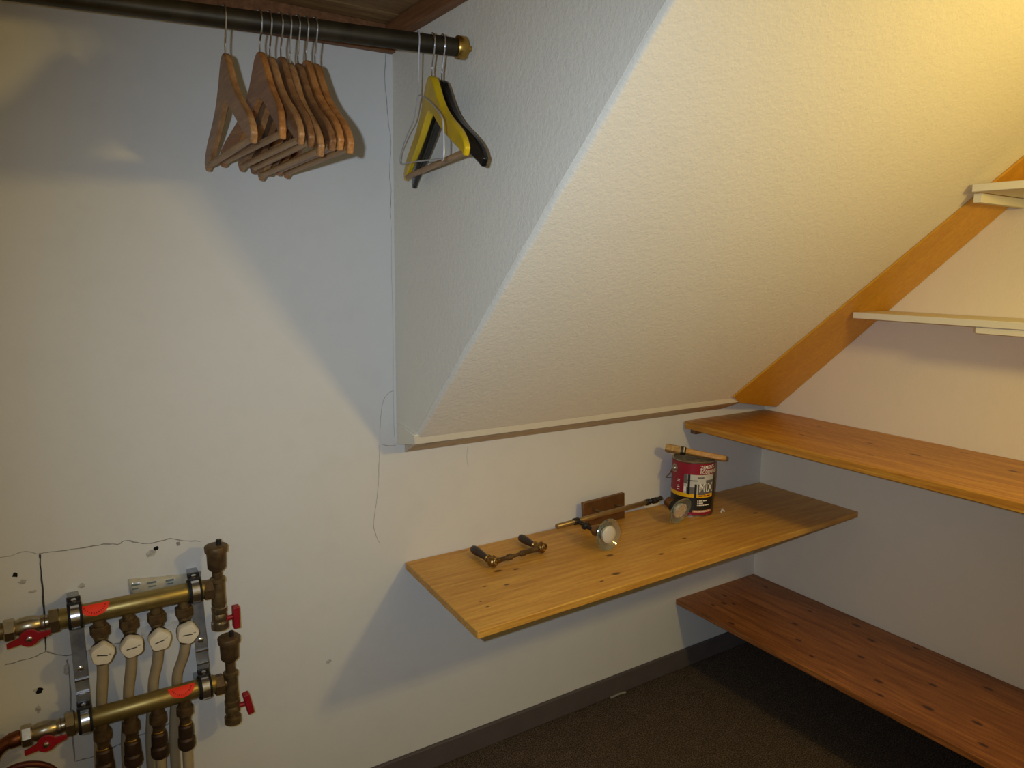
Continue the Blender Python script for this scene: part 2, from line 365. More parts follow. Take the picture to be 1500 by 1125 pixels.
# grey baseboards
structure(part('baseboard_back', add_box(nb(), (XL, -0.012, 0), (0, 0, 0.068)), M['base'], bevel=0.003), 'dark grey baseboard below the middle shelf')
structure(part('baseboard_right', add_box(nb(), (-0.012, YF, 0), (0, -0.012, 0.068)), M['base'], bevel=0.003), 'dark grey baseboard under the lowest shelf')
# little smear of pale putty left on the carpet edge
bm = nb(); add_tube(bm, smooth_path([(-0.70, -0.018, 0.004), (-0.68, -0.019, 0.006), (-0.655, -0.017, 0.005), (-0.635, -0.018, 0.003)]), 0.0035, 6)
tag(part('putty_smear', bm, M['putty'], loc=(-0.67, -0.018, 0)), 'small pale smear of putty on the floor along the baseboard', 'putty')

# cracks, drill holes and smudges in the left wall
def ribbon(name, pts, wd, mat, jit=0.0, n=5, y=-0.0006, parent=WB):
    P3 = smooth_path([(p[0], 0, p[1]) for p in pts], n); rg = random.Random(len(pts) * 7 + int(pts[0][0] * -1000)); bm = nb(); L = []
    for i, p in enumerate(P3):
        d = (P3[min(i + 1, len(P3) - 1)] - P3[max(i - 1, 0)]).normalized(); nrm = Vector((-d.z, 0, d.x))
        q = p + nrm * rg.uniform(-jit, jit); ww = wd * rg.uniform(0.45, 1.15) * 0.5
        if i in (0, len(P3) - 1): ww *= 0.3
        L.append((bm.verts.new((q.x - nrm.x * ww, y, q.z - nrm.z * ww)), bm.verts.new((q.x + nrm.x * ww, y, q.z + nrm.z * ww)), bm.verts.new((q.x, y - 0.0004, q.z))))
    for A, B in zip(L, L[1:]): bm.faces.new((A[0], A[2], B[2], B[0])); bm.faces.new((A[2], A[1], B[1], B[2]))
    return part(name, bm, mat, parent, smooth=False)
ribbon('crack', [(-2.196, .803), (-2.17, .803), (-2.12, .80), (-2.08, .800), (-2.058, .796), (-2.045, .801), (-2.02, .79), (-1.99, .785), (-1.96, .788), (-1.933, .777), (-1.90, .770)], .0024, M['crack'], .0010)
ribbon('crack', [(-2.196, .805), (-2.1965, .76), (-2.197, .70), (-2.199, .64), (-2.2, .596)], .0036, M['crack_dark'], .0006)
ribbon('crack', [(-2.2, .598), (-2.18, .584), (-2.159, .577), (-2.12, .578), (-2.09, .580), (-2.06, .578), (-2.02, .585)], .0026, M['crack'], .0006)
ribbon('crack', [(-2.2, .598), (-2.22, .592), (-2.245, .590), (-2.27, .589)], .0026, M['crack'], .001)
ribbon('crack', [(-2.166, .57), (-2.165, .54), (-2.166, .48), (-2.168, .42), (-2.168, .34)], .0034, M['crack'], .0008)
ribbon('crack', [(-2.168, .341), (-2.14, .338), (-2.10, .345), (-2.07, .352), (-2.03, .357), (-1.99, .362), (-1.95, .368)], .0034, M['crack'], .0012)
ribbon('crack', [(-2.28, .813), (-2.25, .808), (-2.22, .812), (-2.196, .803)], .002, M['crack_light'], .0012)
ribbon('crack', [(-1.436, 1.068), (-1.452, 1.062), (-1.466, 1.04), (-1.472, 1.0), (-1.475, .95), (-1.478, .886), (-1.482, .82), (-1.490, .77), (-1.495, .73), (-1.488, .70), (-1.480, .681)], .0013, M['crack_light'], .0005)
ribbon('crack', [(-1.446, 1.86), (-1.449, 1.80), (-1.444, 1.74), (-1.441, 1.70), (-1.436, 1.66), (-1.440, 1.60), (-1.437, 1.55), (-1.440, 1.48)], .0015, M['crack'], .0010)
ribbon('crack', [(-1.437, 1.47), (-1.438, 1.35), (-1.436, 1.2), (-1.4375, 1.05), (-1.436, .95)], .0007, M['crack_light'], .0004)
ribbon('crack', [(-1.47, .935), (-1.45, .930), (-1.432, .929)], .0016, M['crack_light'], .0005)
ribbon('crack', [(-1.225, .90), (-1.227, .87), (-1.224, .845)], .0007, M['crack_light'], .0004)
def blot(name, x, z, r, mat, squash=1.0, seed=1, n=12):
    rg = random.Random(seed); bm = nb(); c = bm.verts.new((x, -0.0012, z)); vv = []
    for k in range(n):
        a_ = 2 * math.pi * k / n; q = r * rg.uniform(.65, 1.2)
        vv.append(bm.verts.new((x + q * math.cos(a_), -0.0005, z + q * squash * math.sin(a_))))
    for k in range(n): bm.faces.new((c, vv[k], vv[(k + 1) % n]))
    return part(name, bm, mat, WB, smooth=False)
for i, (x, z, r, m_, sq) in enumerate([(-2.239, .769, .0052, 'hole', 1), (-1.988, .772, .0055, 'hole', 1), (-2.218, .517, .0075, 'hole', .8), (-2.224, .520, .005, 'smudge', .8),
        (-2.213, .728, .010, 'smudge', .35), (-2.228, .752, .007, 'smudge', .8), (-2.222, .478, .005, 'smudge', 2.0), (-1.945, .773, .004, 'crack', 1.4), (-1.62, .40, .008, 'smudge', .6), (-2.168, .55, .006, 'smudge', 2.5), (-2.0, .762, .012, 'smudge', .7), (-2.13, .72, .007, 'smudge', .8)]):
    blot('drill_hole' if m_ == 'hole' else 'smudge', x, z, r, M[m_], sq, i + 3)

# ------------------------------------------------------------------ broad veneered board along slope and gable
TH = 0.006; nrm = Vector((0, -SL, -1)).normalized()
def on_slope(x, z, off): y = -TB - (z - ZT) / SL; return Vector((x, y, z)) + nrm * off
bd = [(-0.325, .981), (-0.258, .951), (-0.002, .906), (-0.002, ZC - .05), (-0.04, ZC - .05)]
bm = nb(); add_prism(bm, [on_slope(x, z, 0.0005) for x, z in bd], nrm * TH)
tag(part('cover_board', bm, M['beam'], bevel=0.001, loc=(-0.15, -0.08, .906)), 'broad orange-brown board running up the slope along the gable wall', 'board')

# ------------------------------------------------------------------ shelves
def shelf(name, pts, z0, z1, mat, label, cat='shelf', bevel=0.0025):
    bm = nb(); add_prism(bm, [(x, y, z0) for x, y in pts], (0, 0, z1 - z0))
    o = part(name, bm, mat, bevel=bevel); return tag(o, label, cat)
ZU, ZM, ZL = 0.8854, 0.6155, 0.2635
shelf('wooden_shelf', [(-0.405, -0.001), (-0.001, -0.001), (-0.001, -1.75), (-0.409, -1.75), (-0.414, -0.012)], ZU - .024, ZU, M['pine_top'], 'honey-coloured pine shelf high on the gable wall, above the paint can')
shelf('wooden_shelf', [(-1.411, -0.001), (-0.001, -0.001), (-0.001, -0.384), (-1.438, -0.417)], ZM - .019, ZM, M['pine_mid'], 'honey pine shelf under the slope holding the paint can and lamp')
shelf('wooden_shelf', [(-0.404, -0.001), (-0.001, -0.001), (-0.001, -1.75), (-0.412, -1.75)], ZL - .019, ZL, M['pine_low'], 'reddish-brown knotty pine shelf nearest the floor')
# support cleat under the upper wooden shelf
tag(part('shelf_cleat', add_box(nb(), (-0.375, -0.022, ZU - .046), (-0.02, 0, ZU - .0245)), M['cleat_wood'], bevel=0.001, loc=(-0.2, 0, ZU - .046)), 'short brown cleat on the wall under the end of the upper pine shelf', 'cleat')
# cream shelves on the gable wall, their ends cut against the slope
def cream(z0, z1, x0, yend, label):
    ya = -TB - (z1 - ZT) / SL - TH * 1.55
    yb = -TB - (z0 - ZT) / SL - TH * 1.55
    bm = nb(); q = [(x0, min(ya, yb) - 0.002, z0), (-0.001, min(ya, yb) - 0.002, z0), (-0.001, yend, z0), (x0, yend, z0)]
    add_prism(bm, q, (0, 0, z1 - z0))
    return tag(part('painted_shelf', bm, M['white_shelf'], bevel=0.0015), label, 'shelf')
cream(1.242, 1.260, -0.19, -1.75, 'cream painted shelf on the gable wall, the lower of the two pale ones')
bm = nb(); add_prism(bm, [(-.285, -.757, 1.565), (-.268, -.757, 1.565), (-.258, -.768, 1.565), (-.001, -.768, 1.565), (-.001, -1.75, 1.565), (-.285, -1.75, 1.565)], (0, 0, .0185))
tag(part('painted_shelf', bm, M['white_shelf'], bevel=0.0015), 'cream painted shelf at the right edge, the upper of the two pale ones', 'shelf')
bm = nb(); add_box(bm, (-0.250, -0.765, 1.543), (-0.002, -0.746, 1.5645))
tag(part('shelf_support', bm, M['white_shelf'], bevel=0.001, loc=(-0.12, -0.755, 1.543)), 'bright cream crosspiece under the end of the upper pale shelf', 'cleat')
bm = nb(); add_prism(bm, [(-0.185, -0.755, 1.2255), (-0.185, -1.7, 1.2255), (-0.165, -1.7, 1.2255), (-0.165, -0.74, 1.2255)], (0, 0, 0.016))
tag(part('shelf_support', bm, M['white_shelf'], bevel=0.001, loc=(-0.17, -1.2, 1.2255)), 'thin cream batten beneath the front edge of the lower pale shelf', 'cleat')

# hat shelf over the clothes rail
hs = thing('hat_shelf', 'pale pine hat shelf on battens above the clothes rail', 'shelf', (-2.2, 0, 1.915))
yy = -0.001
for i, wd in enumerate((0.088, 0.088, 0.088, 0.088, 0.088)):
    part('plank', add_box(nb(), (-3.0, yy - wd + 0.0012, 1.915 + (0.0012 if i % 2 else 0)), (-1.433, yy, 1.936)), M['pine_hat'], hs, bevel=0.002); yy -= wd
part('side_batten', add_box(nb(), (-1.455, -0.44, 1.877), (-1.4305, -0.021, 1.9145)), M['cleat_wood'], hs, bevel=0.001)
part('back_batten', add_prism(nb(), [(-3.0, -.0005, 1.820), (-1.4305, -.0005, 1.857), (-1.4305, -.0005, 1.9145), (-3.0, -.0005, 1.9145)], (0, -.0195, 0)), M['cleat_wood'], hs, bevel=0.001)

# ------------------------------------------------------------------ clothes rail
RA = Vector((-1.459, -0.3658, 1.785)); RD = Vector((-0.983, 0.1832, -0.004)).normalized()
def rail(x): return RA + RD * ((x - RA.x) / RD.x)
rl = thing('clothes_rail', 'dark tarnished brass clothes rail with a bright end cap', 'rail', tuple(rail(-2.0)))
RR = 0.0165
part('tube', add_cyl(nb(), rail(-2.95), RA, RR, 32), M['rod'], rl)
cap = part('end_cap', add_lathe(nb(), RA + RD * 0.004, -RD, [(0, RR), (0.0005, RR + .0035), (0.002, RR + .0045), (0.018, RR + .0045), (0.020, RR + .003)], 32), M['brass'], rl, label='bright brass end cap')
part('cap_nut', add_lathe(nb(), RA - RD * 0.016, -RD, [(0, .005), (.0015, .0085), (.0060, .0085), (.0065, .0052), (.0105, .0052), (.0110, .0)], 12), M['brass'], cap)

# ------------------------------------------------------------------ hangers
TOP = [(0, 0), (.008, -.001), (.018, -.006), (.028, -.016), (.040, -.030), (.056, -.048), (.075, -.066), (.098, -.082), (.124, -.097), (.152, -.111), (.178, -.125), (.199, -.141), (.211, -.158)]
BOT = [(0, -.082), (.006, -.083), (.014, -.086), (.024, -.090), (.036, -.096), (.050, -.104), (.067, -.113), (.088, -.124), (.112, -.136), (.138, -.148), (.163, -.159), (.186, -.169), (.200, -.175)]
def hanger_body(t_mid=.0118, t_end=.0105, curve=-.012, sc=1.0, zsc=1.0, fat=.94):
    bm = nb(); secs = []
    n = len(TOP); ids = [(-i) for i in range(n - 1, 0, -1)] + list(range(n))
    for i in ids:
        k = abs(i); sg = -1 if i < 0 else 1
        (s1, z1), (s2, z2) = TOP[k], BOT[k]; s2 = s1 + (s2 - s1) * fat; z2 = z1 + (z2 - z1) * fat
        th = (t_mid + (t_end - t_mid) * s1 / .212) / 2
        row = []
        for s, z in ((s1, z1), (s2, z2)):
            cx = curve * (s / .212) ** 2
            row += [(cx - th, -sg * s * sc, z * zsc), (cx + th, -sg * s * sc, z * zsc)]
        secs.append([bm.verts.new(v) for v in (row[0], row[1], row[3], row[2])])
    for A, B in zip(secs, secs[1:]):
        for k in range(4): bm.faces.new((A[k], A[(k + 1) % 4], B[(k + 1) % 4], B[k]))
    bm.faces.new(secs[0][::-1]); bm.faces.new(secs[-1]); return bm
def hook_path(h, r=None):
    r = r or RR + .0022
    p = [(0, 0, -.012), (0, 0, .012), (0, -.003, .021), (0, -.012, h - .020), (0, -r * .98, h - .006)]
    p = smooth_path(p, 5)
    for k in range(0, 15):
        a_ = math.radians(4 + 13.5 * k); p.append(Vector((0, -r * math.cos(a_), h + r * math.sin(a_))))
    return p
def hanger(name, label, px, zneck, yaw, mat, roll=0.0, curve=-.012, group=None, bar=True, bar_mat='dowel', zsc=1.0, hook=True, tmid=.0118, fat=.94):
    c = rail(px); o = thing(name, label, 'hanger', (c.x, c.y, zneck), (roll, 0, math.radians(yaw)), group)
    part('body', hanger_body(tmid, curve=curve, zsc=zsc, fat=fat), mat, o, bevel=.0028, local=True)
    part('hook', add_tube(nb(), hook_path(c.z - zneck), .0017, 8), M['chrome'], o, local=True, label='chrome wire hook')
    if bar:
        part('trouser_bar', add_cyl(nb(), (curve * .85, -.196, -.163 * zsc), (curve * .85, .196, -.163 * zsc), .0055, 12), M[bar_mat], o, local=True)
    return o
G = 'wooden hangers on the clothes rail'
hanger('clothes_hanger', 'wooden coat hanger hanging apart at the left end of the bunch', -1.866, 1.725, -2, M['hang_a'], curve=-.004, group=G)
hanger('clothes_hanger', 'wooden coat hanger with strongly curved arms, second from the left', -1.811, 1.734, 0, M['hang_b'], curve=-.028, group=G)
hanger('clothes_hanger', 'wooden coat hanger third from the left, its bar lowest at the back', -1.795, 1.728, -1, M['hang_a'], curve=-.012, group=G)
hanger('clothes_hanger', 'brown wooden coat hanger fourth from the left in the bunch', -1.777, 1.730, -2, M['hang_c'], curve=-.012, group=G, zsc=1.03)
hanger('clothes_hanger', 'wooden coat hanger fifth from the left, its front end hanging lowest', -1.763, 1.721, -2, M['hang_a'], curve=-.012, group=G, zsc=1.05)
hanger('clothes_hanger', 'dark wooden coat hanger sixth from the left in the bunch', -1.749, 1.722, -2, M['hang_c'], curve=-.008, group=G, zsc=1.0)
hanger('clothes_hanger', 'wooden coat hanger second from the right of the wooden bunch', -1.735, 1.729, -2.5, M['hang_b'], curve=-.008, group=G, zsc=1.03)
hanger('clothes_hanger', 'orange-toned wooden coat hanger at the right end of the bunch', -1.720, 1.725, -2.5, M['hang_b'], curve=-.008, group=G, zsc=1.03)
hanger('clothes_hanger', 'yellow lacquered hanger with a pale wooden bar near the rail end', -1.509, 1.727, -11, M['yellow'], curve=.0, bar_mat='dowel', tmid=.0150, fat=.78)
hanger('clothes_hanger', 'glossy black hanger half hidden behind the yellow one', -1.490, 1.722, -9, M['blackgloss'], curve=.006, bar=False, zsc=1.06, tmid=.0150, fat=.8)
# wire hanger
c = rail(-1.536); wh = thing('wire_hanger', 'thin white wire hanger left of the yellow hanger', 'hanger', (c.x, c.y, 1.69), (0, 0, math.radians(-16)))
part('hook', add_tube(nb(), hook_path(c.z - 1.69), .0014, 8), M['galv_wire'], wh, local=True)
pts = smooth_path([(0, 0, 0), (0, .014, -.006), (0, .022, -.016), (0, .05, -.035), (0, .13, -.050), (0, .20, -.068), (0, .222, -.078), (0, .229, -.090), (0, .218, -.097)], 4) 
pts += smooth_path([(0, .20, -.099), (0, .0, -.119), (0, -.19, -.140), (0, -.222, -.146), (0, -.231, -.138), (0, -.228, -.098), (0, -.21, -.075), (0, -.12, -.035), (0, -.04, -.008), (0, -.012, -.002), (0, 0, 0)], 4)
part('frame', add_tube(nb(), pts, .0013, 8), M['galv_wire'], wh, local=True)

# ------------------------------------------------------------------ heating manifold on the left wall
BY = -0.065
mf = thing('heating_manifold', 'brass underfloor heating manifold with four circuits on the left wall', 'manifold', (-2.05, 0, 0.34))
def V(x, z, y=BY): return Vector((x, y, z))
def bar(x0, x1, z): return part('manifold_bar', add_lathe(nb(), V(x0, z), (1, 0, 0), [(0, .013), (.0, .017), (.004, .0195), (x1 - x0 - .004, .0195), (x1 - x0, .017)], 32), M['brass_bar'], mf)
b1 = bar(-2.176, -1.908, .687); b2 = bar(-2.166, -1.896, .4635)
def half_disc(bar_o, x, z, r, a0):
    """half-round sticker wrapped on the bar, flat side up"""
    bm = nb(); R_ = .0199; rows = []
    for j in range(9):
        u = j / 8; arc = a0 - u * r / R_            # angle round the bar, 90deg = top
        hw = r * math.sqrt(max(0.0, 1 - u * u)) + .0004
        rows.append([bm.verts.new((x + hw * (k / 6 - .5) * 2, BY - R_ * math.cos(arc), z + R_ * math.sin(arc))) for k in range(7)])
    for A, B in zip(rows, rows[1:]):
        for k in range(6): bm.faces.new((A[k], A[k + 1], B[k + 1], B[k]))
    s_ = part('sticker', bm, M['sticker'], bar_o, label='half-round fluorescent red sticker')
    bm = nb()                                        # small arc of print
    for k in range(12):
        th = math.radians(200 + 140 * k / 11); q0 = r * .68; q1 = r * .80
        v4 = []
        for q, dth in ((q0, -.03), (q0, .05), (q1, .05), (q1, -.03)):
            px, u = q * math.cos(th + dth), -q * math.sin(th + dth); arc = a0 - u / R_
            v4.append(bm.verts.new((x + px, BY - (R_ + .0003) * math.cos(arc), z + (R_ + .0003) * math.sin(arc))))
        bm.faces.new(v4)
    part('print', bm, M['sticker_ink'], bar_o, smooth=False)
half_disc(b1, -2.113, .687, .026, math.radians(72)); half_disc(b2, -1.966, .4635, .026, math.radians(72))
# mounting strips with clamps
def strip(x, z0, z1, lean):
    pts_ = []
    ns = 12
    bm = nb(); rows = []
    for i in range(ns + 1):
        u = i / ns; z = z1 + (z0 - z1) * u; y = -.036 - (.004 if 0.55 < u < 0.68 or 0.78 < u < 0.88 else 0)
        xx = x + lean * u
        rows.append([bm.verts.new((xx - .0125, y, z)), bm.verts.new((xx + .0125, y, z)), bm.verts.new((xx + .0125, y + .003, z)), bm.verts.new((xx - .0125, y + .003, z))])
    for A, B in zip(rows, rows[1:]):
        for k in range(4): bm.faces.new((A[k], A[(k + 1) % 4], B[(k + 1) % 4], B[k]))
    bm.faces.new(rows[0]); bm.faces.new(rows[-1][::-1])
    st = part('mounting_strip', bm, M['zinc'], mf, bevel=.0004)
    zb = z0 + (z1 - z0) * .40
    part('screw', add_lathe(nb(), (x + lean * .6, -.0385, zb), (0, -1, 0), [(0, .006), (.002, .006), (.0035, .0035), (.0036, 0)], 12), M['band'], st)
    for k in range(2): part('bead', add_box(nb(), (x + lean * .7 - .0122, -.0425, zb - .026 - .03 * k), (x + lean * .7 + .0122, -.040, zb - .022 - .03 * k)), M['band'], st)
    part('standoff', add_box(nb(), (x - .010, -.036, z0), (x + .010, 0, z0 + .012)), M['zinc'], st)
    part('standoff', add_box(nb(), (x - .010, -.036, z1 - .015), (x + .010, 0, z1 - .003)), M['zinc'], st)
strip(-2.147, .46, .715, .004); strip(-1.922, .455, .715, .008)
def clamp(x, z):
    cl = part('pipe_clamp', add_lathe(nb(), V(x - .0125, z), (1, 0, 0), [(0, .0196), (0, .0245), (.003, .0255), (.022, .0255), (.025, .0245), (.025, .0196)], 28), M['rubber'], mf, label='black rubber lined pipe clamp')
    part('clamp_band', add_lathe(nb(), V(x - .0075, z), (1, 0, 0), [(0, .0255), (0, .0268), (.015, .0268), (.015, .0255)], 32), M['band'], cl, label='bright zinc band')
    bm = nb(); add_box(bm, (x - .0115, BY - .006, z + .0245), (x + .0115, BY + .010, z + .030)); add_box(bm, (x - .0115, BY + .006, z + .026), (x + .0115, BY + .012, z + .036))
    part('clamp_ear', bm, M['blackplastic'], cl, bevel=.001)
    part('clamp_screw', add_lathe(nb(), (x, BY + .001, z + .030), (0, 0, 1), [(0, .005), (.004, .005), (.0055, .003), (.0056, 0)], 12), M['band'], cl)
for x, z in ((-2.147, .687), (-1.928, .687), (-2.145, .4635), (-1.919, .4635)): clamp(x, z)
# feed valves on the left
def feed(xn, z):
    v = part('ball_valve', add_lathe(nb(), V(xn - .078, z), (1, 0, 0), [(0, .012), (.006, .0145), (.016, .018), (.030, .0185), (.040, .0165), (.046, .014), (.050, .0155), (.053, .0155), (.055, .0135), (.060, .0135), (.064, .013), (.078, .013)], 28), M['nickel'], mf)
    part('union_nut', add_hex(nb(), V(xn - .018, z), V(xn, z), .0248, .3), M['nickel'], v)
    part('end_nut', add_hex(nb(), V(xn - .090, z), V(xn - .072, z), .0205, .1), M['nickel'], v)
    hz = z - .012; hx = xn - .050
    bm = nb(); add_lathe(bm, (hx, BY - .018, hz), (0, -1, 0), [(0, .006), (.010, .006)], 12)
    part('stem', bm, M['brass_dark'], v)
    bm = nb(); prof_ = []
    for k in range(20):
        a_ = 2 * math.pi * k / 20; prof_.append((.0135 * math.cos(a_), .0135 * math.sin(a_)))
    q_ = lambda a0, a1: [(.0165 * math.cos(math.radians(a0 + (a1 - a0) * k / 6)), .0165 * math.sin(math.radians(a0 + (a1 - a0) * k / 6))) for k in range(7)]
    out = [(-.036, -.0125), (-.014, -.0095)] + q_(-145, -35) + [(.017, -.007), (.034, -.001), (.034, .007), (.016, .0075)] + q_(32, 150) + [(-.016, .004), (-.036, -.003)]
    add_prism(bm, [(hx + px, BY - .026, hz + pz) for px, pz in out], (0, -.0045, 0))
    h_ = part('valve_handle', bm, M['red'], mf, bevel=.0012, label='red butterfly valve handle')
    part('handle_screw', add_lathe(nb(), (hx, BY - .0300, hz - .001), (0, -1, 0), [(0, .0055), (.0035, .0055), (.0045, .004), (.0046, 0)], 6), M['band'], h_)
feed(-2.173, .687); feed(-2.162, .4655)
part('feed_pipe', add_cyl(nb(), V(-2.50, .687), V(-2.262, .687), .0135, 20), M['copper'], mf)
bm = nb(); add_tube(bm, smooth_path([V(-2.250, .4655), V(-2.272, .463), V(-2.290, .452), V(-2.302, .432), V(-2.306, .40), V(-2.306, .30), V(-2.306, .02)], 6), .0125, 16)
part('feed_pipe', bm, M['copper'], mf)
part('solder_sleeve', add_cyl(nb(), V(-2.278, .687), V(-2.262, .687), .0155, 20), M['brass_dark'], mf)
part('solder_sleeve', add_lathe(nb(), V(-2.272, .463), (1, 0, .1), [(0, .0135), (.002, .0148), (.018, .0148), (.020, .0135)], 20), M['copper'], mf)
# end pieces on the right: nut, tee, air vent and drain valve
def end_piece(xn, xt, z, ztop, zbot, tilt):
    part('end_nut', add_hex(nb(), V(xn, z), V(xn + .021, z), .0225, .25), M['brass_brown'], mf)
    part('reducer', add_cyl(nb(), V(xn + .018, z), V(xt, z), .0105, 18), M['brass_dark'], mf)
    part('tee', add_lathe(nb(), V(xt, z - .040), (0, 0, 1), [(0, .0140), (.003, .0152), (.020, .0140), (.030, .0140), (.052, .0140), (.054, .0158), (.062, .0158), (.064, .0125)], 20), M['brass_dark'], mf)
    zc = ztop
    vent = part('air_vent', add_lathe(nb(), V(xt, z + .018), (0, 0, 1), [(0, .0105), (.010, .0105), (zc - .064 - z - .018, .0105), (zc - .060 - z - .018, .0150), (zc - .055 - z - .018, .0190), (zc - .020 - z - .018, .0200)], 28), M['brass_brown'], mf)
    part('vent_cap', add_lathe(nb(), V(xt, zc - .020), (0, 0, 1), [(0, .0195), (.001, .0232), (.012, .0238), (.014, .0225), (.0165, .016), (.017, 0)], 28), M['brass_brown'], vent)
    part('vent_plug', add_lathe(nb(), V(xt + .005, zc - .004, BY - .004), (0, 0, 1), [(0, .0055), (.011, .0055), (.012, .0045), (.0121, 0)], 14), M['blackplastic'], vent)
    dv = part('drain_valve', add_lathe(nb(), V(xt, z - .038), (0, 0, -1), [(0, .0140), (.006, .0140), (.007, .0160), (.016, .0160), (.020, .0142), (.026, .0160), (.034, .0160), (.040, .0135), (z - .038 - zbot - .016, .0138), (z - .038 - zbot - .014, .0180), (z - .038 - zbot, .0180)], 20), M['nickel'] if tilt == 0 else M['brass_dark'], mf)
    lz = zbot + (.018 if tilt == 0 else .035)
    part('lever_stem', add_cyl(nb(), V(xt + .010, lz), V(xt + .030, lz), .0055, 14), M['red'], dv)
    bm = nb(); add_box(bm, (xt + .027, BY - .009, lz - .026), (xt + .041, BY + .009, lz + .024))
    bmesh.ops.rotate(bm, verts=bm.verts[:], cent=(xt + .030, BY, lz), matrix=Matrix.Rotation(tilt, 3, 'Y'))
    part('lever', bm, M['red'], dv, bevel=.002, label='red drain valve lever')
end_piece(-1.912, -1.881, .683, .784, .590, 0); end_piece(-1.900, -1.864, .4585, .570, .360, -.20)
# four circuits
for i, x in enumerate((-2.107, -2.055, -2.004, -1.951)):
    up = part('upper_port', add_lathe(nb(), V(x, .672), (0, 0, -1), [(0, .0115), (.016, .0115)], 18), M['brass_dark'], mf)
    part('port_nut', add_hex(nb(), V(x, .657), V(x, .636), .0185, .2 + i), M['brass_brown'], up)
    vb = part('valve_body', add_lathe(nb(), V(x, .637), (0, 0, -1), [(0, .011), (.006, .013), (.012, .011), (.045, .0125), (.060, .0125), (.062, .010)], 18), M['brass_dark'], mf)
    cz = .611
    part('valve_neck', add_lathe(nb(), (x, BY, cz), (0, -1, 0), [(0, .014), (.012, .0195), (.020, .0205), (.024, .0205)], 24), M['blackplastic'], vb)
    R6 = .0215; ph = (.15, .6, .35, -.1)[i]
    bm = nb(); rows = []
    for (dy, rs) in ((-.020, .94), (-.024, 1.0), (-.037, .97), (-.0405, .90), (-.041, .80)):
        ring = []
        for k in range(30):
            a_ = 2 * math.pi * k / 30; lob = 1 + .055 * math.cos(5 * (a_ - ph))
            ring.append(bm.verts.new((x + R6 * rs * lob * math.cos(a_), BY + dy, cz + R6 * rs * lob * math.sin(a_))))
        rows.append(ring)
    for A, B in zip(rows, rows[1:]):
        for k in range(30): bm.faces.new((A[k], A[(k + 1) % 30], B[(k + 1) % 30], B[k]))
    bm.faces.new(rows[0]); bm.faces.new(rows[-1][::-1])
    kb = part('valve_cap', bm, M['whitecap'], mf, label='white five-lobed plastic valve cap')
    tl = (-.25, .05, .22, -.05)[i]; ca, sa = math.cos(tl), math.sin(tl)
    bm = nb()
    for (u0, u1, w0, w1) in ((-.0105, .0085, -.0012, .0012), (.010, .0145, .002, .0032)):
        bm.faces.new([bm.verts.new((x + u * ca - w_ * sa, BY - .0413, cz + u * sa + w_ * ca)) for u, w_ in ((u0, w0), (u1, w0), (u1, w1), (u0, w1))])
    part('cap_lettering', bm, M['capink'], kb, smooth=False)
    # upper circuit pipe passes behind the lower bar
    xb = x - (.004, .006, .010, .016)[i]
    bm = nb(); add_tube(bm, smooth_path([V(x, .585), V(x + (xb - x) * .3, .545, -.056), V(xb - .001, .50, -.043), V(xb - .003, .465, -.034), V(xb - .004, .44, -.032), V(xb - .010, .40, -.030), V(xb - .014, .30, -.024), V(xb - .014, .02, -.024)], 5), .0102, 14)
    part('circuit_pipe', bm, M['pexpipe'], mf)
    # lower port with flow regulator and its pipe
    xl = x - .010
    lp = part('lower_port', add_lathe(nb(), V(xl, .448), (0, 0, -1), [(0, .0125), (.016, .0125), (.018, .0165), (.034, .0172), (.038, .013), (.048, .0112), (.056, .0112)], 18), M['brass_brown'], mf)
    part('port_ring', add_lathe(nb(), V(xl, .394), (0, 0, -1), [(0, .0112), (.0015, .0128), (.004, .0128), (.0055, .0112)], 18), M['brass'], lp)
    fr = part('flow_regulator', add_lathe(nb(), V(xl, .390), (0, 0, -1), [(0, .0115), (.004, .0150), (.026, .0158), (.030, .0138), (.034, .0175), (.050, .0180), (.056, .0155), (.060, .011)], 18), M['bronze'], mf, label='dark bronze compression fitting')
    bm = nb(); add_tube(bm, [V(xl, .335), V(xl - .002, .2), V(xl - .002, .02)], .0102, 14)
    part('circuit_pipe', bm, M['pexpipe'], mf)
# thin dark copper line arching out of the corner
bm = nb(); add_tube(bm, smooth_path([(-2.282, -.058, .398), (-2.268, -.058, .402), (-2.245, -.058, .400), (-2.218, -.056, .385), (-2.200, -.054, .358), (-2.192, -.05, .30), (-2.19, -.05, .02)], 6), .0062, 12)
tag(part('copper_line', bm, M['hose'], loc=(-2.19, -.05, .02)), 'thin dark copper line arching out at the lower left corner', 'pipe')
# strip of old tape and a scrap of clear plastic behind the upper bar
bm = nb(); rows = []
for i in range(13):
    u = i / 12; x = -2.046 + .118 * u; z = .716 - .014 * u; y = -.0015 - (.0035 * abs(math.sin(u * 9)) if .2 < u < .9 else 0)
    rows.append([bm.verts.new((x, y, z)), bm.verts.new((x + .001, y - .001, z - .02)), bm.verts.new((x + .002, y, z - .042))])
for A, B in zip(rows, rows[1:]):
    for k in range(2): bm.faces.new((A[k], A[k + 1], B[k + 1], B[k]))
tp = tag(part('tape_strip', bm, M['tape'], loc=(-2.0, 0, .69)), 'yellowed strip of printed tape on the wall behind the upper brass bar', 'tape')
sm = tp.modifiers.new('thick', 'SOLIDIFY'); sm.thickness = .0006
bm = nb()
for (x, z, w_, h_) in ((-2.041, .700, .016, .004), (-2.040, .692, .012, .003), (-2.011, .698, .018, .004), (-2.008, .690, .014, .003), (-1.975, .695, .016, .004), (-1.972, .688, .012, .003)):
    add_box(bm, (x, -.0068, z), (x + w_, -.0062, z + h_))
part('tape_print', bm, M['tapeink'], tp, smooth=False)
bm = nb(); rg = random.Random(5); rows = []
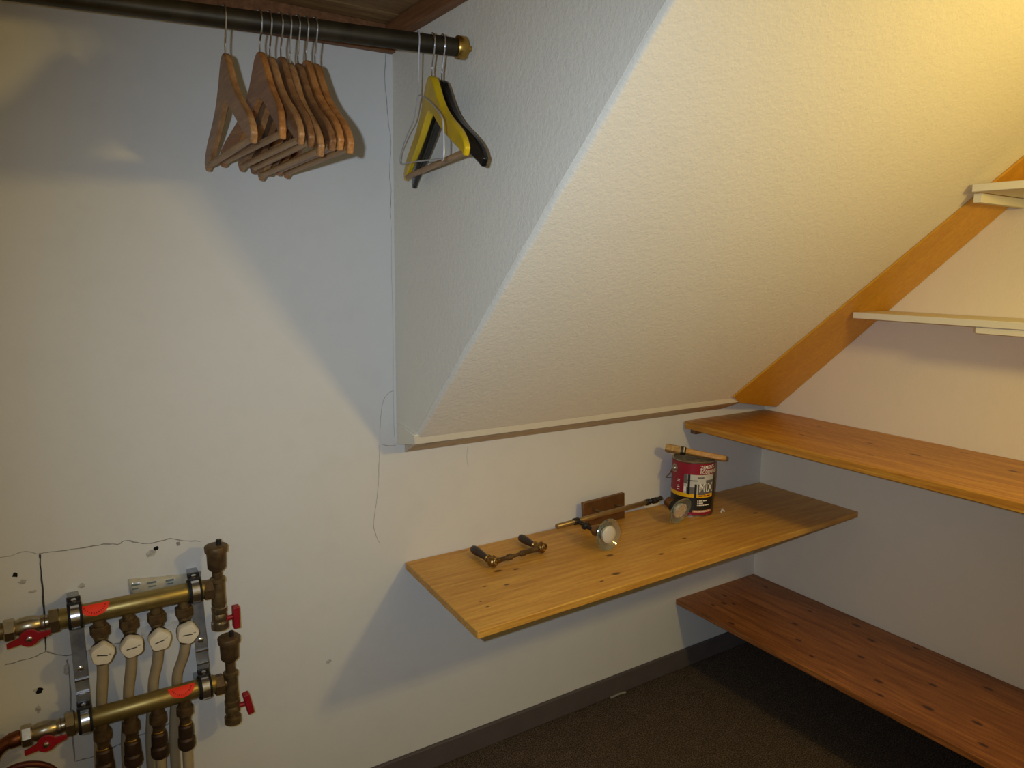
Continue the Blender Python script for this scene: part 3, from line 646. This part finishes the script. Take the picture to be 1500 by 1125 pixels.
for i in range(9):
    rows.append([bm.verts.new((-2.03 + .095 * i / 8 + rg.uniform(-.003, .003), -.008 + rg.uniform(-.006, .006), .655 - .075 * j / 6 + rg.uniform(-.003, .003))) for j in range(7)])
for A, B in zip(rows, rows[1:]):
    for k in range(6): bm.faces.new((A[k], A[k + 1], B[k + 1], B[k]))
tag(part('plastic_scrap', bm, M['clear'], loc=(-1.98, 0, .58)), 'crumpled clear plastic scrap on the wall between the brass bars', 'plastic')

# ------------------------------------------------------------------ things on the middle shelf
# pair of antique door levers on their spindle
dl = thing('door_handle_set', 'pair of antique brass door levers with black grips joined by a spindle', 'door handle', (-1.15, -.14, ZM))
zg = ZM + .017
for (gx, gy0, gy1, rx, ry) in ((-1.236, -.046, -.128, -1.235, -.150), (-1.081, -.043, -.116, -1.074, -.136)):
    d = Vector((0, gy1 - gy0, -.001)); L = d.length
    g = part('grip', add_lathe(nb(), (gx, gy0, zg), d, [(0, 0), (.001, .006), (.006, .0098), (.016, .0115), (.030, .0112), (.050, .0092), (L - .012, .0078), (L, .0075)], 18), M['grip'], dl, label='black wooden grip')
    part('collar', add_lathe(nb(), (gx, gy1 + .003, zg), d, [(0, .0080), (.002, .0105), (.005, .0105), (.007, .0085), (.010, .0095), (.014, .008), (.020, .007)], 18), M['antique'], g)
    part('lever_head', add_lathe(nb(), (rx - .014, ry, zg - .001), (1, 0, 0), [(0, 0), (.001, .006), (.003, .0105), (.007, .0125), (.010, .0105), (.013, .0135), (.017, .0145), (.021, .0125), (.024, .009), (.030, .0075)], 20), M['antique'], dl)
    bm = nb()
    for k in range(9):
        a_ = 2 * math.pi * k / 9; add_lathe(bm, (rx + .001, ry + .0125 * math.cos(a_), zg - .001 + .0125 * math.sin(a_)), (1, 0, 0), [(-.003, 0), (-.002, .0028), (.001, .0034), (.004, .0028), (.005, 0)], 8)
    part('beading', bm, M['antique'], dl)
part('spindle', add_lathe(nb(), (-1.222, -.1475, zg - .003), (.135, .013, 0), [(0, .0075), (.008, .0075), (.010, .006), (.034, .006), (.036, .0082), (.048, .0082), (.050, .0048), (.078, .0048), (.080, .0078), (.094, .0078), (.096, .0066), (.120, .0066), (.130, .0075), (.140, .0075)], 16), M['brass_brown'], dl)

# two-spot ceiling lamp lying on the shelf
sp = thing('spotlight_bar', 'bronze two-spot lamp bar with glass shades lying on the middle shelf', 'lamp', (-.77, -.06, ZM))
bm = nb(); add_prism(bm, [(-.847, -.040, ZM), (-.690, -.041, ZM), (-.688, -.034, .694), (-.848, -.033, .687)], (0, .012, .0))
part('wall_plate', bm, M['plate'], sp, bevel=.001)
ba, bb = Vector((-.998, -.102, .6655)), Vector((-.580, -.070, .6655)); bdir = (bb - ba).normalized()
part('bar', add_lathe(nb(), ba, bdir, [(0, 0), (.0001, .0064), (.0015, .0074), ((bb - ba).length - .0015, .0074), ((bb - ba).length, .0064)], 20), M['bar_brass'], sp)
for x in (-.812, -.725):
    q = ba + bdir * ((x - ba.x) / bdir.x); part('stud', add_cyl(nb(), q, (x, -.036, .664), .004, 12), M['brass_dark'], sp)
def spot(joint_x, hinge, neck, centre, axis, face):
    q = ba + bdir * ((joint_x - ba.x) / bdir.x)
    j = part('bracket', add_lathe(nb(), q - bdir * .010, bdir, [(0, .0085), (.002, .0098), (.018, .0098), (.020, .0085)], 16), M['blackplastic'], sp)
    bm = nb(); add_tube(bm, smooth_path([q, q * .5 + Vector(hinge) * .5 + Vector((0, 0, .002)), Vector(hinge)], 4), .0062, 10)
    add_lathe(bm, Vector(hinge) - bdir * .010, bdir, [(0, .008), (.002, .0095), (.018, .0095), (.020, .008)], 14)
    add_tube(bm, [Vector(hinge), Vector(neck)], .006, 10)
    part('swivel_arm', bm, M['blackplastic'], j)
    axis = Vector(axis).normalized(); c_ = Vector(centre)
    h = part('lamp_holder', add_lathe(nb(), c_ - axis * .056, axis, [(0, .008), (.001, .0135), (.004, .0155), (.026, .0155), (.027, .0150)], 22), M['plate'], sp)
    part('lamp_collar', add_lathe(nb(), c_ - axis * .030, axis, [(0, .0150), (.001, .0190), (.010, .0200), (.0155, .0195), (.016, .0150)], 22), M['blackplastic'], h)
    sh = part('glass_shade', add_lathe(nb(), c_ - axis * .013, axis, [(0, .0205), (.003, .029), (.008, .0370), (.013, .0425), (.0155, .0438), (.0168, .0425), (.0125, .0360), (.0075, .0285), (.003, .0210)], 32), M['glass'], sp, label='greenish glass dish shade')
    bl = part('bulb', add_lathe(nb(), c_ - axis * .020, axis, [(0, .012), (.006, .0150), (.016, .0225), (.023, .0245), (.0245, .0243)], 28), M['mirror'], sp, label='reflector bulb')
    part('bulb_face', add_lathe(nb(), c_ + axis * .0035, axis, [(0, .0240), (.002, .0225), (.0045, .016), (.0058, .008), (.0062, 0)], 28) if face == 'frost' else add_lathe(nb(), c_ + axis * .0040, axis, [(0, .0240), (-.004, .018), (-.009, .011), (-.012, .0055), (-.004, .0048), (-.002, 0)], 14), M[face], bl)
spot(-.925, (-.915, -.128, .660), (-.912, -.150, .656), (-.905, -.212, .6600), (.04, -.98, .08), 'frost')
spot(-.628, (-.612, -.088, .672), (-.600, -.104, .684), (-.585, -.168, .6590), (.02, -.92, -.28), 'mirror')

# can of floor paint
CX, CY, CRD, CH = -.453, -.093, .0665, .175
pc = thing('paint_can', 'dark red and black paint can at the back of the middle shelf', 'paint can', (CX, CY, ZM))
CAMANG = math.atan2(CP.y - CY, CP.x - CX)
def cang(al): return CAMANG + math.radians(al)           # al: degrees to the right as seen from the room
def cpt(al, f, dr=0.0): a_ = cang(al); return Vector((CX + (CRD + dr) * math.cos(a_), CY + (CRD + dr) * math.sin(a_), ZM + .003 + (CH - .006) * (1 - f)))
part('shell', add_lathe(nb(), (CX, CY, ZM), (0, 0, 1), [(0, .060), (.0, CRD + .001), (.003, CRD + .0012), (.004, CRD - .0004), (CH - .006, CRD - .0004), (CH - .004, CRD + .0014), (CH - .001, CRD + .0016), (CH, CRD + .0005), (CH - .0005, CRD - .004), (CH - .006, CRD - .0055), (CH - .007, 0)], 48), M['canmetal'], pc)
part('lid', add_lathe(nb(), (CX, CY, ZM + CH - .0065), (0, 0, 1), [(0, CRD - .0062), (.004, CRD - .0065), (.0045, CRD - .011), (.001, CRD - .013), (.0012, 0)], 48), M['dustpaint'], pc)
lab = None
def patch(name, a0, a1, f0, f1, mat, dr=.0002, n=None, parent=None):
    n = n or max(1, int(abs(a1 - a0) / 5)); bm = nb(); A = [bm.verts.new(cpt(a0 + (a1 - a0) * k / n, f0, dr)) for k in range(n + 1)]; B = [bm.verts.new(cpt(a0 + (a1 - a0) * k / n, f1, dr)) for k in range(n + 1)]
    for k in range(n): bm.faces.new((A[k], A[k + 1], B[k + 1], B[k]))
    return part(name, bm, mat, parent or pc)
lab = patch('label', -205, 66, 0.02, .985, M['canblack'], .0002)
patch('side_seam', 66, 155, 0.02, .985, M['canside'], .0002)
def lp(a0, a1, f0, f1, m_, dr=.0005): return patch('label_field', a0, a1, f0, f1, M[m_], dr, parent=lab)
lp(-205, 66, .02, .225, 'canred'); lp(-205, -24, .225, .585, 'canred'); lp(-205, 62, .585, .655, 'canyellow'); lp(-30, 62, .935, .985, 'canred')
lp(-24, 64, .225, .585, 'canlight'); 
lp(-24, -14, .225, .40, 'cangrey', .0007); lp(-13, -7, .225, .60, 'canblack', .0009); lp(-24, 12, .325, .345, 'cangrey', .0008); lp(12, 30, .265, .290, 'cangrey', .0008)
lp(-7, 28, .375, .385, 'canlight', .0008); lp(-16, 6, .46, .585, 'cangrey', .0008); lp(5, 11, .40, .655, 'canblack', .0009); lp(16, 64, .52, .585, 'cangrey', .0007); lp(36, 64, .325, .40, 'cangrey', .0008); lp(14, 36, .40, .60, 'cangrey', .0007); lp(36, 64, .40, .52, 'cangrey', .0007)
lp(-23, -17, .46, .55, 'canwhite', .0009)
lp(3, 60, .895, .935, 'cancream')
def can_text(txt, al0, f_base, size, mat, stretch=1.0, dr=.0012, ital=0.0):
    cu = bpy.data.curves.new('text', 'FONT'); cu.body = txt; cu.size = size; cu.resolution_u = 3; cu.offset = size * .012
    o = bpy.data.objects.new('text', cu); COL.objects.link(o); dg = bpy.context.evaluated_depsgraph_get(); me = bpy.data.meshes.new_from_object(o.evaluated_get(dg))
    bpy.data.objects.remove(o); bm = nb(); bm.from_mesh(me); bpy.data.meshes.remove(me)
    x1 = max(v.co.x for v in bm.verts); k = .0025
    while k < x1:
        bmesh.ops.bisect_plane(bm, geom=bm.verts[:] + bm.edges[:] + bm.faces[:], dist=1e-6, plane_co=(k, 0, 0), plane_no=(1, 0, 0)); k += .0025
    base = cpt(al0, f_base)
    for v in bm.verts:
        al = al0 + math.degrees((v.co.x * stretch + v.co.y * ital) / CRD); z = base.z + v.co.y; a_ = cang(al)
        v.co = Vector((CX + (CRD + dr) * math.cos(a_), CY + (CRD + dr) * math.sin(a_), z))
    return part('lettering', bm, mat, lab, smooth=False)
can_text('ZEMENT-', 18, .115, .0165, M['canwhite'], .80); can_text('BODENFARBE', 18, .205, .0165, M['canwhite'], .72)
can_text('MIX', 16, .545, .040, M['canwhite'], .72, .0014)
# small print too fine to read in the picture: rows of word-long dashes
def small_print(al, f, h, words_, mat):
    for w_ in words_: lp(al, al + w_, f, f + h, mat, .0009); al += w_ + 2.2
small_print(17, .608, .024, (11, 7, 12), 'canred')
small_print(14, .705, .018, (2, 9, 13), 'canwhite'); small_print(14, .747, .018, (2, 12), 'canwhite'); small_print(14, .789, .018, (2, 9, 5, 15), 'canwhite')
can_text('HORNBACH', 8, .930, .0078, M['canwhite'], 1.2)
for k, f in enumerate((.345, .375, .455, .485, .53)): lp(-44, -36, f, f + .016, 'canwhite', .0008) if k not in (2,) else lp(-43, -37, f, f + .014, 'canlight', .0008)
# bail ear and wire handle
e = cpt(-58, .165); dr_ = (e - Vector((CX, CY, e.z))).normalized()
ear = part('bail_ear', add_lathe(nb(), e - dr_ * .001, dr_, [(0, .0140), (.002, .0140), (.003, .0122), (.0022, .0095), (.004, .0078), (.0075, .0060), (.0090, 0)], 20), M['canmetal'], pc)
e2 = cpt(122, .165); dr2 = (e2 - Vector((CX, CY, e2.z))).normalized()
part('bail_ear', add_lathe(nb(), e2 - dr2 * .001, dr2, [(0, .0140), (.002, .0140), (.003, .0122), (.0022, .0095), (.004, .0078), (.0075, .0060), (.0090, 0)], 20), M['canmetal'], pc)
pts = []
for k in range(25):
    al = -58 - 180 * k / 24; dp = math.sin(math.pi * k / 24); r_ = .010 + .016 * dp
    a_ = cang(al); pts.append(Vector((CX + (CRD + r_) * math.cos(a_), CY + (CRD + r_) * math.sin(a_), e.z - .060 * dp ** .6)))
part('bail_handle', add_tube(nb(), pts, .0016, 8), M['canmetal'], pc)

# paint brush lying across the can
A = Vector((-.527, -.044, ZM + CH + .0275)); B = Vector((-.408, -.176, ZM + CH + .0075)); bd_ = (B - A).normalized(); sd = Vector((0, 0, 1)).cross(bd_).normalized(); up = bd_.cross(sd); RM = Matrix.Rotation(math.radians(-22), 3, bd_); sd = RM @ sd; up = RM @ up
br = thing('paint_brush', 'flat paint brush with a pale wooden handle lying across the paint can', 'brush', tuple(A))
def loft(secs):
    bm = nb(); R_ = []
    for (s, hw, hh, drop) in secs:
        c_ = A + bd_ * s + up * drop; ring = []
        for k in range(12):
            a_ = 2 * math.pi * k / 12; cx, cy = math.cos(a_), math.sin(a_)
            ring.append(bm.verts.new(c_ + sd * hw * math.copysign(abs(cx) ** .5, cx) + up * hh * math.copysign(abs(cy) ** .5, cy)))
        R_.append(ring)
    for a_, b_ in zip(R_, R_[1:]):
        for k in range(12): bm.faces.new((a_[k], a_[(k + 1) % 12], b_[(k + 1) % 12], b_[k]))
    bm.faces.new(R_[0][::-1]); bm.faces.new(R_[-1]); return bm
part('bristles', loft([(-.004, .024, .0100, .0), (.004, .0262, .0118, 0), (.046, .0262, .0118, 0)]), M['bristle'], br)
part('ferrule', loft([(.044, .0268, .0122, 0), (.058, .0262, .0118, 0), (.060, .0245, .010, 0)]), M['blackplastic'], br)
bm = nb()
for k in (-1, 1): add_tube(bm, [A + bd_ * .053 + sd * .0272 * k + up * .008, A + bd_ * .053 + sd * .0272 * k - up * .008], .003, 8)
part('nails', bm, M['canmetal'], br)
part('handle', loft([(.056, .0235, .0095, 0), (.070, .0215, .0095, 0), (.084, .0150, .0095, 0), (.100, .0108, .0092, 0), (.125, .0098, .009, 0), (.150, .0110, .0092, 0), (.172, .0115, .009, 0), (.182, .0088, .0072, 0), (.185, .003, .003, 0)]), M['brushwood'], br)
# white crumb beside the can
bm = nb(); rg = random.Random(2)
for k in range(6): add_lathe(bm, (-.378 + rg.uniform(-.012, .016), -.148 + rg.uniform(-.012, .008), ZM), (0, 0, 1), [(0, .003), (.002, .0035), (.004, 0)], 6)
tag(part('paint_crumbs', bm, M['canwhite'], loc=(-.375, -.15, ZM)), 'white crumbs of dried paint on the shelf beside the can', 'crumbs')
